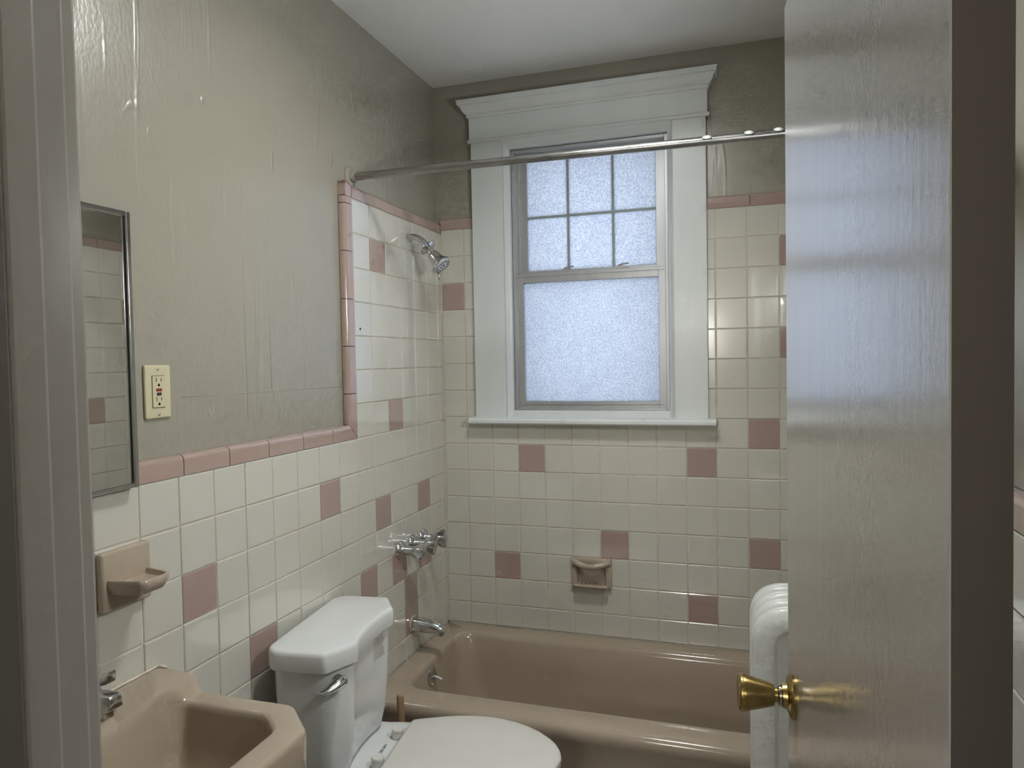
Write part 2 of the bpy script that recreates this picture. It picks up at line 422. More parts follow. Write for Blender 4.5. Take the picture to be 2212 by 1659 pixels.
# dado trim, mitred into the upright trim beside the bath
wj = [-.7012, -.846, -.999, -1.153, -1.303, -1.452, -1.604, -1.757, -1.91]
for a, b in zip(wj[1:], wj[:-1]): cap('L', 'h', a, H, b-a, .047, 0, -1.0 if b == wj[0] else 0)
vj = [0, .145, .295, .444, .595, .744, .7665]
for i, (a, b) in enumerate(zip(vj[:-1], vj[1:])): cap('L', 'v', -.7012, H+a, b-a, .047, 1.0 if i == 0 else 0, 0)
tj = [-.7012, -.5615, -.409, -.2555, -.102, -.001]
for a, b in zip(tj[:-1], tj[1:]): cap('L', 'h', a, H+7*TM, b-a, .042)
bm = box(bmesh.new(), -.0005, -.021, -.7012-.047, -.7012-.001, H+7*TM+.001, H+7*TM+.042)
es = [e for e in bm.edges if all(abs(v.co.x+.0005) < 1e-6 for v in e.verts) and (all(v.co.y < -.74 for v in e.verts) or all(v.co.z > H+.8 for v in e.verts))]
es += [e for e in bm.edges if all(v.co.y < -.74 and v.co.z > H+.8 for v in e.verts)]
bmesh.ops.bevel(bm, geom=es, offset=.012, segments=4, affect='EDGES', profile=.5)
link('trim_tile', bm, 'pink', wl, True, 40)
# old scored lines showing through the paint
for q in ([(PL, -1.43, H+.172), (PL, -1.1, H+.170), (PL, -.757, H+.168)], [(PL, -1.205, H+.70), (PL, -1.204, H+.45), (PL, -1.203, H+.10)], [(PL, -1.105, H+.62), (PL, -1.106, H+.40), (PL, -1.104, H+.175)]):
    link('plaster_seam', tube(q, .0006, 6), 'plaster', wl, True)
# screw anchor left in one tile
link('screw_hole', lathe([(.0035, -.002), (.0042, .0008), (.002, .001)], (1, 0, 0), (0, -.668, H+.352), 12), 'dark', wl)

# back wall: column line k at x = .0999 + (k-1)*TM, row line r at z = H - .097 - r*TM
xB = lambda k: .0999 + (k-1)*TM
zB = lambda r: H - .09704 - r*TM
pinkB = {(0, -6), (3, 0), (9, 0), (11, -1), (6, 3), (2, 4), (11, 3), (9, 5), (12, -7), (12, -4)}
for r in range(-8, 7):
    for k in range(0, 14):
        u0, u1 = max(xB(k), .0015), min(xB(k+1), RX-.0015)
        z1, z0 = zB(r), zB(r+1)
        if r == 6: z0 = z1 - .088
        if r <= -2:                       # behind the window casing nothing shows
            if u0 > .15 and u1 < 1.05: continue
            if u0 < .15 < u1: u1 = .150
            if u0 < 1.055 < u1: u0 = 1.052
        if r == -1 and u0 > .14 and u1 < 1.08: z1 = H-.012
        tile('B', u0, u1, z0, z1, (k, r) in pinkB)
bed('B', [(0, RX, 0, H-.012), (0, .15, H-.012, zB(-8)+.004), (1.052, RX, H-.012, zB(-8)+.004)])
zc = zB(-8)
link('corner_grout', box(bmesh.new(), -.001, .0032, -.0032, .001, RZ0, H+.765), 'grout', wb)
cap('B', 'h', .001, zc, .149, .044, dep=.0078, r=.007)
cap('B', 'h', 1.052, zc, .1545, .044, dep=.0078, r=.007); cap('B', 'h', 1.2065, zc, .1535, .044, dep=.0078, r=.007); cap('B', 'h', 1.36, zc, .163, .044, dep=.0078, r=.007)

# right wall (seen in the cabinet mirror and past the door): u runs along -y
pinkR = {(0, -5), (2, -1), (4, -3), (5, 1), (3, 4), (9, 2), (13, 1), (11, 4)}
for r in range(-7, 6):
    for k in range(-1, 7 if r < 0 else 20):
        u0, u1 = max(.0015, .0665+k*TM), .0665+(k+1)*TM
        if r < 0 and k == 6: u1 = .735
        tile('R', u0, u1, zL(r+1), zL(r), (k, r) in pinkR)
bed('R', [(0, 2.23, H-.66, H+.002), (0, .735, H+.002, H+7*TM+.005)])
for i in range(10): cap('R', 'h', .782+i*.1475, H, .1475, .047)
for i in range(5): cap('R', 'h', .001+i*.1475, H+7*TM, .1475, .042)
U = FR['R'][0]
for i in range(5):
    # upright trim on the right wall, outer edge towards the door (+u)
    bm = box(bmesh.new(), RX-.001, RX+.021, -.782, -.736, H+i*.1533+.001, H+(i+1)*.1533-.001, 0)
    es = [e for e in bm.edges if all(v.co.x < RX and v.co.y < -.78 for v in e.verts)]
    bmesh.ops.bevel(bm, geom=es, offset=.012, segments=4, affect='EDGES', profile=.5)
    link('trim_tile', bm, 'pink', wr, True, 40)

# ------------------------------------------------------------------ window
win = struct(thing('window_1', 'white cased double-hung window with obscure glass', None, (.608, 0, H)))
def wbx(name, m, *a, parent=None, bev=.0015): return bxo(name, m, parent or win, *a, bev)
wbx('casing', 'trim', .147, .283, -.020, .02, H-.005, H+1.12, bev=.003)
wbx('casing', 'trim', .936, 1.058, -.020, .02, H-.005, H+1.12, bev=.003)
wbx('head_board', 'trim', .142, 1.064, -.022, .02, H+1.122, H+1.225, bev=.002)
link('head_bead', tube([(.137, -.020, H+1.117), (.3, -.020, H+1.117), (.9, -.020, H+1.117), (1.070, -.020, H+1.117)], .0085, 12), 'trim', win, True, 50)
# crown moulding with returned ends: the profile is swept round three sides
prof = [(0, 1.208), (.006, 1.210), (.009, 1.216), (.007, 1.221), (.012, 1.224), (.018, 1.228), (.024, 1.236), (.028, 1.246), (.034, 1.252), (.040, 1.254), (.040, 1.264), (.043, 1.266), (.043, 1.272), (0, 1.274)]
rings = []
for d, z in prof:
    rings.append([Vector((.142-d*.85, .02, H+z)), Vector((.142-d*.85, -.022-d, H+z)), Vector((1.064+d*.85, -.022-d, H+z)), Vector((1.064+d*.85, .02, H+z))])
bm = loft(rings, True, True); link('crown_moulding', bm, 'trim', win, True, 25)
# stool with a rounded nose
sec = [(.10, .020), (-.04, .014), (-.052, .011), (-.058, .004), (-.058, -.006), (-.052, -.012), (-.02, -.013), (.10, -.013)]
rings = [[Vector((x, y, H+z)) for y, z in sec] for x in (.128, .132, 1.082, 1.086)]
link('stool', loft(rings), 'trim', win, True, 35)
# inner stop mouldings: stepped reveal between casing and the metal window
def stopring(x0, x1, z1, y, z0=H+.012):
    return [Vector((x0, y, z0)), Vector((x0, y, z1)), Vector((x1, y, z1)), Vector((x1, y, z0))]
for nm, i0, i1 in (('stop_moulding', 0, 0), ):
    steps = [(.2815, .9375, 1.120, -.0215), (.2845, .9345, 1.108, -.0235), (.2885, .9305, 1.098, -.016), (.296, .925, 1.088, -.008), (.303, .919, 1.078, -.004), (.304, .918, 1.077, .075)]
    rings = [stopring(a, b, H+z, y) for a, b, z, y in steps]
    link(nm, loft(rings, False, False, closed=False), 'trim', win, True, 30)
wbx('sill', 'trim', .28, .94, .0, .10, H+.012, H+.040, bev=.002)
# metal window: outer frame, sashes, panes
def frame4(x0, x1, z0, z1, w, y0, y1, bm=None, wt=None, wb_=None):
    bm = bm or bmesh.new(); wt = wt or w; wb_ = wb_ or w
    for a in ((x0, x0+w, z0, z1), (x1-w, x1, z0, z1), (x0+w, x1-w, z0, z0+wb_), (x0+w, x1-w, z1-wt, z1)):
        box(bm, a[0], a[1], y0, y1, a[2], a[3], .0012, 1)
    return bm
link('window_frame', frame4(.305, .917, H+.040, H+1.076, .012, .018, .10), 'alum', win)
lo = link('lower_sash', frame4(.311, .909, H+.045, H+.586, .032, .030, .052, wt=.038, wb_=.030), 'alum', win)
link('pane', box(bmesh.new(), .342, .878, .042, .045, H+.074, H+.549), 'glass', lo)
bm = bmesh.new(); box(bm, .33, .89, .026, .030, H+.062, H+.066, .001, 1); box(bm, .322, .898, .0275, .030, H+.572, H+.576, .001, 1)
link('lift_rail', bm, 'alum', lo)
for cx in (.51, .725):
    bm = bmesh.new(); box(bm, cx-.028, cx+.035, .032, .05, H+.586, H+.592, .001, 1); box(bm, cx-.012, cx+.03, .034, .048, H+.592, H+.597, .001, 1)
    tube([(cx-.002, .04, H+.597), (cx+.012, .037, H+.603), (cx+.04, .034, H+.606)], [.004, .0035, .003], 8, bm)
    link('sash_lock', bm, 'alum', lo)
UX0, UX1, UZ0, UZ1 = .354, .866, H+.575, H+1.045
us = link('upper_sash', frame4(.3165, .9055, H+.560, H+1.070, .0385, .060, .082, wt=.028), 'alum', win)
mx = (.523, .702); mz = H+.812; mwid = .0085
bm = bmesh.new()
for x in mx: box(bm, x-mwid/2, x+mwid/2, .064, .078, UZ0, UZ1)
xs = [UX0, mx[0]-mwid/2, mx[0]+mwid/2, mx[1]-mwid/2, mx[1]+mwid/2, UX1]
for a, b in ((0, 1), (2, 3), (4, 5)): box(bm, xs[a], xs[b], .064, .078, mz-mwid/2, mz+mwid/2)
link('muntin_grid', bm, 'muntin', us)
for a, b in ((0, 1), (2, 3), (4, 5)):
    for z0, z1 in ((UZ0+.003, mz-mwid/2), (mz+mwid/2, UZ1-.002)):
        link('pane', box(bmesh.new(), xs[a]-.003, xs[b]+.003, .0695, .0725, z0-.003, z1+.003), 'glass', us)
# painted-over latch plates on the casing
for x, z, w_, h_ in ((.158, .765, .016, .026), (1.046, .782, .016, .026), (1.047, .55, .012, .024), (.163, .53, .008, .02), (1.045, 1.19, .006, .022), (1.047, 1.085, .006, .028), (.155, 1.185, .005, .02)):
    yf = -.020 if z < 1.1 else -.022
    bxo('painted_plate', 'trim', win, x-w_/2, x+w_/2, yf-.003, yf+.001, H+z-h_/2, H+z+h_/2, .0008, 1)

# ------------------------------------------------------------------ door frame
tr = struct(thing('trim_1', 'off-white painted door frame at the doorway', None, (.66, -2.33, 0)))
def extr(sec, z0, z1, bev=None):
    return loft([[Vector((x, y, z0)) for x, y in sec], [Vector((x, y, z1)) for x, y in sec]])
def vround(x, y, z0, z1, r): pass
link('casing', box(bmesh.new(), .55, .6510, -2.2765, -2.2580, 0, 2.14, .004, 3), 'doorframe', tr)
link('jamb', box(bmesh.new(), .62, .6575, -2.41, -2.2745, 0, 2.07, .004, 3), 'doorframe', tr)
link('door_stop', box(bmesh.new(), .65, .6720, -2.3425, -2.3115, 0, 2.06, .004, 3), 'doorframe', tr)
M['halltrim_shade'] = mat('shaded_hall_trim', (.20, .185, .168), rough=.4, vary=.06, vscale=8, stretch=(1, 1, .2))  # frame colour darkened to stand for the dimness on its hall side
link('jamb_shade_strip', box(bmesh.new(), .62, .6728, -2.412, -2.3428, 0, 2.065, .002, 2), 'halltrim_shade', tr)  # added cover strip; the hall-side shade is put into its colour
link('hall_casing', box(bmesh.new(), .53, .648, -2.425, -2.405, 0, 2.14, .004, 3), 'halltrim_shade', tr)
link('jamb', box(bmesh.new(), 1.3400, 1.3640, -2.41, -2.2745, 0, 2.07, .003, 2), 'doorframe', tr)
link('head_jamb', box(bmesh.new(), .6575, 1.34, -2.41, -2.2745, 2.045, 2.07, .003, 2), 'doorframe', tr)

# ------------------------------------------------------------------ door, swung into the room
hx, hy = 1.2925, -2.2535; fx, fy = 1.2393, -1.602
DA = math.atan2(fy-hy, fx-hx); DL = math.hypot(fx-hx, fy-hy)
dr = struct(thing('door_1', 'off-white gloss slab door standing open into the bathroom', None, (hx, hy, 0), DA, world=False))
DTOP = H+.742; DT = .0335     # local x along the door, local -y is the far face, +y the face towards the camera
link('door_slab', box(bmesh.new(), 0.0015, DL, -DT, 0, .01, DTOP, .0009, 1), 'door', dr)
link('hinge_edge', box(bmesh.new(), 0, .0016, -DT+.001, -.001, .01, DTOP-.002), 'edgebrown', dr)
kz = H-.243; kx = DL-.052
ro = link('rosette', lathe([(.031, 0), (.0315, .003), (.030, .005), (.026, .0075), (.018, .010), (.0165, .016), (.013, .017)], (0, 1, 0), (kx, 0, kz), 40), 'brass', dr, True, 40)
kn = link('door_knob', lathe([(.0105, .012), (.0105, .026), (.0145, .027), (.016, .031), (.0185, .040), (.0225, .056), (.0255, .066), (.0262, .070), (.0255, .0735), (.023, .0755), (.020, .0762), (0, .0765)], (0, 1, 0), (kx, 0, kz), 40), 'brass', dr, True, 40)
link('knob_collar', lathe([(.0135, .0165), (.0150, .018), (.0150, .0205), (.0125, .022)], (0, 1, 0), (kx, 0, kz), 32), 'chrome', kn, True, 40)
link('rosette', lathe([(.031, 0), (.030, .005), (.018, .010), (.0165, .016)], (0, -1, 0), (kx, -DT, kz), 32), 'brass', dr, True, 40)
link('door_knob', lathe([(.0105, .012), (.0105, .026), (.016, .031), (.0225, .056), (.0262, .070), (.023, .0755), (0, .0765)], (0, -1, 0), (kx, -DT, kz), 32), 'brass', dr, True, 40)
for z in (.25, 1.72):
    bm = lathe([(.005, 0), (.005, .075)], (0, 0, 1), (-.003, -DT-.004, z), 12); link('hinge', bm, 'brass', dr, True, 40)

# ================================================================== THINGS
# ------------------------------------------------------------------ bathtub
RZ = H-.845
tub = thing('bathtub', 'beige built-in bathtub under the window', 'bathtub', (.76, -.35, 0))
X0, X1, Y0, Y1 = .003, RX-.003, -.700, -.003
def tr_(i, z, r): return rrect(X0+i, X1-i, Y0+i, Y1-i, r, z)
rings = [rrect(X0, X1, Y0+.012, Y1, .004, .0), rrect(X0, X1, Y0+.012, Y1, .004, RZ-.075),
         rrect(X0, X1, Y0+.004, Y1, .004, RZ-.048), rrect(X0, X1, Y0, Y1, .006, RZ-.030),
         rrect(X0, X1, Y0+.003, Y1, .008, RZ-.013), rrect(X0+.001, X1-.001, Y0+.012, Y1-.001, .010, RZ-.004), rrect(X0+.003, X1-.003, Y0+.026, Y1-.002, .012, RZ)]
def inn(x0, x1, y0, y1, r, z): rings.append(rrect(x0, x1, y0, y1, r, RZ+z))
inn(.070, 1.46, -.600, -.062, .085, .000)
inn(.078, 1.452, -.591, -.070, .082, -.003)
inn(.084, 1.446, -.584, -.078, .080, -.011)
inn(.088, 1.440, -.579, -.084, .080, -.024)
inn(.096, 1.40, -.566, -.098, .085, -.12)
inn(.108, 1.35, -.552, -.112, .10, -.24)
inn(.125, 1.31, -.535, -.130, .12, -.300)
inn(.160, 1.27, -.500, -.165, .11, -.325)
inn(.220, 1.20, -.450, -.215, .08, -.332)
link('basin', loft(rings, True, True), 'beige', tub, True, 60)
ovo = (.0895, -.375, H-.902)
ov = link('overflow_plate', lathe([(.033, -.004), (.036, .001), (.035, .004), (.028, .008), (.012, .010), (0, .0105)], (1, 0, .12), ovo, 36), 'chrome', tub, True, 40)
link('trip_lever', tube([(ovo[0]+.006, ovo[1], ovo[2]-.002), (ovo[0]+.022, ovo[1]+.002, ovo[2]-.005), (ovo[0]+.040, ovo[1]+.003, ovo[2]-.012)], [.0045, .004, .0042], 10), 'nozzleface', ov, True)

# ------------------------------------------------------------------ tub spout
sp = thing('tub_spout', 'grey metal tub spout on the tiled wall above the tub', 'faucet', (0, -.338, H-.74))
sy, sz = -.338, H-.733
path = [(.001, sy, sz), (.012, sy, sz), (.04, sy, sz-.001), (.075, sy, sz-.003), (.100, sy, sz-.008), (.116, sy, sz-.016), (.124, sy, sz-.026)]
bm = tube(path, [.0265, .0275, .0265, .0245, .0215, .0185, .0135], 24)
link('spout_body', bm, 'chrome', sp, True, 50)
link('spout_mouth', lathe([(.0165, 0), (.0165, -.018), (.0135, -.019), (.0125, -.010)], (0, 0, 1), (.108, sy, sz-.014), 20, cap0=False), 'chrome', sp, True, 50)
link('wall_ring', lathe([(.031, 0), (.031, .003), (.0275, .004)], (1, 0, 0), (.0015, sy, sz), 24), 'grout', sp, True, 50)

# ------------------------------------------------------------------ three shower valves
def valve(y, ang, label, ln):
    t = thing('shower_valve', label, 'faucet handle', (0, y, H-.434), group='shower valves on the tiled wall')
    z = H-.434
    link('escutcheon', lathe([(.0335, .0015), (.034, .003), (.032, .007), (.026, .012), (.0205, .015), (.0195, .017)], (1, 0, 0), (0, y, z), 32), 'chrome', t, True, 40)
    st = link('stem_sleeve', lathe([(.0165, .012), (.0165, .05), (.0175, .051), (.0175, .06), (.017, .061)], (1, 0, 0), (0, y, z), 28), 'chrome', t, True, 40)
    # wing handle: a flared hub with two blades
    b = bmesh.new(); c, s = math.cos(ang), math.sin(ang)
    def q(x, a, h_): return Vector((x, y + c*a - s*h_, z + s*a + c*h_))
    n = 16
    for side in (1, -1):
        rs = []
        for x, a0, a1, hh in ((.055, .004, .020, .013), (.066, .004, .026, .0125), (.082, .004, .034, .011), (.092, .004, .036, .010), (.096, .004, .033, .008)):
            rs.append([q(x, side*a0, -hh), q(x, side*a1, -hh*.62), q(x, side*(a1+.003), 0), q(x, side*a1, hh*.62), q(x, side*a0, hh)])
        loft(rs, True, True, bm=b)
    lathe([(.0165, .056), (.0185, .066), (.0185, .088), (.0165, .096), (.010, .0985), (0, .099)], (1, 0, 0), (0, y, z), 24, bm=b)
    link('handle', b, 'chrome', t, True, 35)
valve(-.425, .5, 'chrome shower valve nearest the toilet, wing handle tilted', .1)
valve(-.325, 1.2, 'chrome shower valve in the middle of the three', .1)
valve(-.235, 1.75, 'chrome shower valve nearest the window wall', .1)

# ------------------------------------------------------------------ shower head
sh = thing('shower_fixture', 'chrome shower head on a bent arm high on the tiled wall', 'shower head', (0, -.307, H+.70))
y = -.307; P3 = [(.0, y, H+.705), (.022, y, H+.704), (.042, y, H+.698), (.058, y, H+.687), (.072, y, H+.672), (.098, y, H+.640)]
link('shower_arm', tube(P3, .0118, 16), 'chrome', sh, True, 50)
ax = Vector((.62, -.06, -.70)).normalized()
link('loose_escutcheon', lathe([(.012, -.004), (.025, -.003), (.0315, .001), (.032, .004), (.027, .007), (.012, .010)], ax, (.080, y, H+.662), 32), 'chrome', sh, True, 45)
link('ball_joint', lathe([(.0125, 0), (.0135, .004), (.0125, .008), (.0135, .012), (.0125, .016), (.0105, .020)], ax, (.092, y, H+.648), 24), 'chrome', sh, True, 45)
ho = Vector((.098, y-.001, H+.636))
hd = link('head', lathe([(.013, 0), (.0195, .003), (.0225, .011), (.0235, .022), (.0265, .034), (.0325, .046), (.0385, .054), (.0395, .058), (.039, .061), (.033, .0625)], ax, ho, 36), 'chrome', sh, True, 45)
fo = ho + ax*.0600
link('spray_plate', lathe([(.033, .0022), (.032, .0038), (.004, .0050), (0, .0050)], ax, fo, 32), 'nozzleface', hd, True, 45)
bm = bmesh.new(); t = Vector((0, 1, 0)); u = ax.cross(t).normalized(); w = ax.cross(u)
for rr, cnt, sz_ in ((.029, 18, .0021), (.022, 14, .0020), (.0085, 5, .0032)):
    for k in range(cnt):
        a = 2*PI*k/cnt; lathe([(sz_, .003), (sz_, .0058), (sz_*.6, .0062)], ax, fo + (u*math.cos(a)+w*math.sin(a))*rr, 8, bm=bm)
link('nozzles', bm, 'black', hd, True, 40)
link('spray_lever', tube([fo - u*.0 + w*0 + ax*-.004 + Vector((-.010, 0, -.030)), fo + ax*.002 + Vector((-.014, 0, -.040)), fo + ax*.004 + Vector((-.015, 0, -.048))], [.006, .005, .004], 10), 'chrome', hd, True)

# ------------------------------------------------------------------ shower rod
rd = thing('shower_rod', 'tarnished metal shower curtain rod across the tub', 'curtain rod', (.75, -.665, H+.838))
link('rod', tube([(PL+.004, -.672, H+.840), (.4, -.668, H+.839), (1.0, -.660, H+.8365), (RX-PL-.004, -.655, H+.835)], .0126, 20), 'rodmetal', rd, True, 50)
link('flange', lathe([(.034, .0005), (.034, .004), (.026, .008), (.019, .010), (.0165, .022), (.0155, .024)], (1, 0, 0), (PL, -.672, H+.840), 32), 'plaster', rd, True, 40)
link('flange', lathe([(.034, .0005), (.034, .004), (.026, .008), (.019, .010), (.0165, .022)], (-1, 0, 0), (RX-PL, -.655, H+.835), 32), 'plaster', rd, True, 40)
for x in (1.09, 1.2, 1.275): link('paint_splash', lathe([(.0, -.003), (.012, -.002), (.014, 0), (.0, .003)], (0, -.6, .8), (x, -.669, H+.8445), 10), 'trim', rd, True)

# ------------------------------------------------------------------ soap dish on the back wall
sd = thing('soap_dish', 'tan ceramic soap dish with grab bar on the tile above the tub', 'soap dish', (.612, 0, H-.59))
ax0, ax1, az0, az1 = .533, .690, H-.652, H-.533
fr_ = bmesh.new()
box(fr_, ax0, ax0+.024, -.018, .006, az0, az1, .006, 3); box(fr_, ax1-.024, ax1, -.018, .006, az0, az1, .006, 3)
box(fr_, ax0+.01, ax1-.01, -.018, .006, az1-.030, az1, .006, 3)
link('frame', fr_, 'soapbeige', sd, True, 50)
link('recess_back', box(bmesh.new(), ax0+.018, ax1-.018, -.004, .004, az0+.012, az1-.03, .002, 2), 'soapbeige', sd)
pth = []; rdv = []
for k in range(13):
    t = k/12; x = ax0+.007+(ax1-ax0-.014)*t; b = math.sin(PI*t)
    pth.append((x, -.012-.033*b**.7, az1-.014-.012*b)); rdv.append(.0125-.0015*b)
link('grab_bar', tube(pth, rdv, 16), 'soapbeige', sd, True, 60)
tr2 = bmesh.new(); box(tr2, ax0+.012, ax1-.012, -.040, .004, az0+.004, az0+.016, .005, 3)
tube([(ax0+.016, -.040, az0+.016), (ax0+.04, -.043, az0+.016), (ax1-.04, -.043, az0+.016), (ax1-.016, -.040, az0+.016)], .006, 10, tr2)
for k in range(7): tube([(ax0+.032+k*.0155, -.036, az0+.0165), (ax0+.032+k*.0155, -.006, az0+.0175)], .0035, 8, tr2)
link('tray', tr2, 'soapbeige', sd, True, 50)

# ------------------------------------------------------------------ soap ledge on the left wall
sl = thing('soap_shelf', 'tan ceramic soap ledge on the tile over the sink', 'soap dish', (0, -1.62, H-.17))
link('wall_plate', box(bmesh.new(), -.001, .016, -1.686, -1.566, H-.231, H-.113, .007, 3), 'soapbeige', sl, True, 50)
# shallow tapering tray
out = [(.010, -1.678), (.010, -1.574), (.084, -1.590), (.090, -1.600), (.090, -1.652), (.084, -1.662)]
def rp(s, z, sc=1.0, off=0.0):
    c0 = Vector((.010, -1.626)); pts = [((p[0]-c0.x)*sc+c0.x+off, (p[1]-c0.y)*sc+c0.y) for p in s]
    return ring3([Vector(p) for p in roundpoly(pts, .010, 4)], z)
rs = [rp(out, H-.196, .86), rp(out, H-.190, .92), rp(out, H-.178, 1.0), rp(out, H-.170, 1.0), rp(out, H-.167, .97), rp(out, H-.168, .90, .002), rp(out, H-.176, .86, .003), rp(out, H-.178, .78, .004)]
link('tray', loft(rs), 'soapbeige', sl, True, 50)

# ------------------------------------------------------------------ mirror cabinet
mc = thing('mirror_cabinet', 'mirrored medicine cabinet with thin chrome edge above the sink', 'mirror cabinet', (0, -1.83, H))
my1, my0, mz0, mz1 = -1.5945, -2.07, H+.001, H+.5505
link('cabinet_body', box(bmesh.new(), PL+.0, .013, my0+.004, my1-.006, mz0+.004, mz1-.004), 'alum', mc)
link('mirror_glass', box(bmesh.new(), .0132, .0150, my0+.009, my1-.0105, mz0+.009, mz1-.009), 'mirror', mc)
bm = bmesh.new()
for a in ((my0, my0+.010, mz0, mz1), (my1-.010, my1, mz0, mz1), (my0+.01, my1-.01, mz0, mz0+.010), (my0+.01, my1-.01, mz1-.010, mz1)):
    box(bm, .001, .0215, a[0], a[1], a[2], a[3], .0015, 2)
link('chrome_edge', bm, 'chrome', mc)
bm = bmesh.new(); box(bm, .0148, .0152, my1-.013, my1-.0098, mz0+.01, mz1-.01); link('shadow_gap', bm, 'dark', mc)

# ------------------------------------------------------------------ outlet
ol = thing('wall_outlet', 'ivory ground-fault outlet with red and black buttons', 'outlet', (PL, -1.50, H+.187))
oy, oz = -1.4998, H+.188
link('cover_plate', box(bmesh.new(), PL-.001, PL+.0065, oy-.0358, oy+.0358, oz-.0575, oz+.0575, .0038, 3), 'ivory', ol)
bd = link('receptacle', box(bmesh.new(), PL+.005, PL+.0082, oy-.0168, oy+.0168, oz-.0338, oz+.0338, .0012, 2), 'ivory', ol)
bm = bmesh.new(); box(bm, PL+.0060, PL+.0067, oy-.0178, oy+.0178, oz-.0348, oz+.0348); link('seam', bm, 'socket', ol)
for s, nm in ((1, 'a'), (-1, 'b')):
    cz = oz+s*.0205
    bm = bmesh.new()
    box(bm, PL+.0079, PL+.0084, oy-.0075, oy-.0057, cz+.0005, cz+.0092); box(bm, PL+.0079, PL+.0084, oy+.0057, oy+.0075, cz+.0012, cz+.0085)
    lathe([(.0028, .0079), (.0028, .0084)], (1, 0, 0), (PL, oy, cz-.0055), 12, bm=bm); box(bm, PL+.0079, PL+.0084, oy-.0028, oy+.0028, cz-.0085, cz-.0055)
    link('socket_slots', bm, 'socket', bd)
link('reset_button', box(bmesh.new(), PL+.0078, PL+.0096, oy-.0075, oy+.0075, oz+.0012, oz+.0072, .0005, 1), 'red', bd)
link('test_button', box(bmesh.new(), PL+.0078, PL+.0096, oy-.0060, oy+.0060, oz-.0076, oz-.0016, .0005, 1), 'black', bd)
for s in (1, -1): link('screw', lathe([(.0032, .006), (.0032, .0072), (.002, .0078)], (1, 0, 0), (PL, oy, oz+s*.0486), 14), 'chrome', ol, True)

# ------------------------------------------------------------------ sink
sk = thing('wall_sink', 'beige wall-hung sink with raised back ledge, beside the toilet', 'sink', (0, -1.80, H-.5))
LZ, BZ = H-.388, H-.425
ytop, ybot = -1.545, -2.075
outer = [(.001, ybot), (.335, ybot), (.415, ybot+.075), (.415, ytop-.075), (.335, ytop), (.001, ytop)]
outer = [Vector(p) for p in roundpoly(outer, [.006, .014, .014, .014, .014, .008], 6)]
inner = [(.098, ybot+.080), (.112, ybot+.050), (.305, ybot+.050), (.358, ybot+.098), (.358, ytop-.098), (.305, ytop-.050), (.112, ytop-.050), (.098, ytop-.080), (.118, -1.81)]
inner = [Vector(p) for p in roundpoly(inner, [.02, .02, .020, .018, .018, .020, .02, .02, .2], 6)]
cen = (.225, -1.81); NN = 360
def sm(t): t = max(0, min(1, t)); return t*t*(3-2*t)
def ztop(x): return LZ + (BZ-LZ)*sm((x-.092)/.028)
O = by_angle(outer, cen, NN); I = by_angle(inner, cen, NN)
def zz(ps, dz): return [Vector((p.x, p.y, ztop(p.x)+dz)) for p in ps]
def inset(ps, d):
    c0 = Vector(cen); res = []
    for p in ps:
        v = p-c0; res.append(c0 + v*(1-d/max(v.length, .01)))
    return res
def rings_(ps, d, z): return ring3(inset(ps, d), z)
rs = [rings_(O, .11, H-.585), rings_(O, .06, H-.565), rings_(O, .012, H-.535), rings_(O, .002, H-.52), zz(O, -.014), zz(inset(O, .001), -.008), zz(inset(O, .003), -.003), zz(inset(O, .007), -.0005), zz(inset(O, .012), 0),
      zz(inset(I, -.010), 0), zz(inset(I, -.004), -.0015), zz(inset(I, 0), -.006), zz(inset(I, .003), -.015)]
base = inset(I, .006)
for d, z in ((.016, -.50), (.028, -.535), (.05, -.560), (.085, -.572), (.13, -.577)):
    rs.append([Vector((*(p), 0)) for p in inset(I, d)])
    for v in rs[-1]: v.z = H+z
link('basin', loft(rs), 'beige', sk, True, 60)
link('caulk_bead', tube([(.004, ytop+.002, LZ+.0015), (.004, -1.7, LZ+.0015), (.004, ybot, LZ+.0015)], .0030, 8), 'grout', sk, True)
link('caulk_bead', tube([(.004, ytop-.004, LZ), (.010, ytop+.003, LZ-.001), (.022, ytop+.003, LZ-.002)], [.004, .0045, .0025], 8), 'grout', sk, True)

# ------------------------------------------------------------------ sink faucet
fa = thing('sink_faucet', 'chrome two-handle faucet on the sink ledge', 'faucet', (.055, -1.81, LZ))
fyc = -1.800
link('base_plate', box(bmesh.new(), .030, .082, fyc-.078, fyc+.078, LZ-.001, LZ+.012, .005, 3), 'chrome', fa, True, 40)
bm = bmesh.new()
sec = lambda x, z0, z1, w_: [Vector((x, fyc-w_, z0)), Vector((x, fyc+w_, z0)), Vector((x, fyc+w_*.8, z1)), Vector((x, fyc-w_*.8, z1))]
loft([sec(.040, LZ+.01, LZ+.050, .020), sec(.070, LZ+.018, LZ+.062, .019), (sec(.125, LZ+.048, LZ+.075, .0165)), sec(.160, LZ+.050, LZ+.076, .0155), sec(.164, LZ+.053, LZ+.073, .0145)], bm=bm)
bmesh.ops.bevel(bm, geom=list(bm.edges), offset=.002, segments=2, affect='EDGES', profile=.5)
spb = link('spout', bm, 'chrome', fa, True, 35)
link('aerator', lathe([(.0115, 0), (.0115, -.014), (.010, -.016)], (0, 0, 1), (.142, fyc, LZ+.051), 20), 'chrome', spb, True, 40)
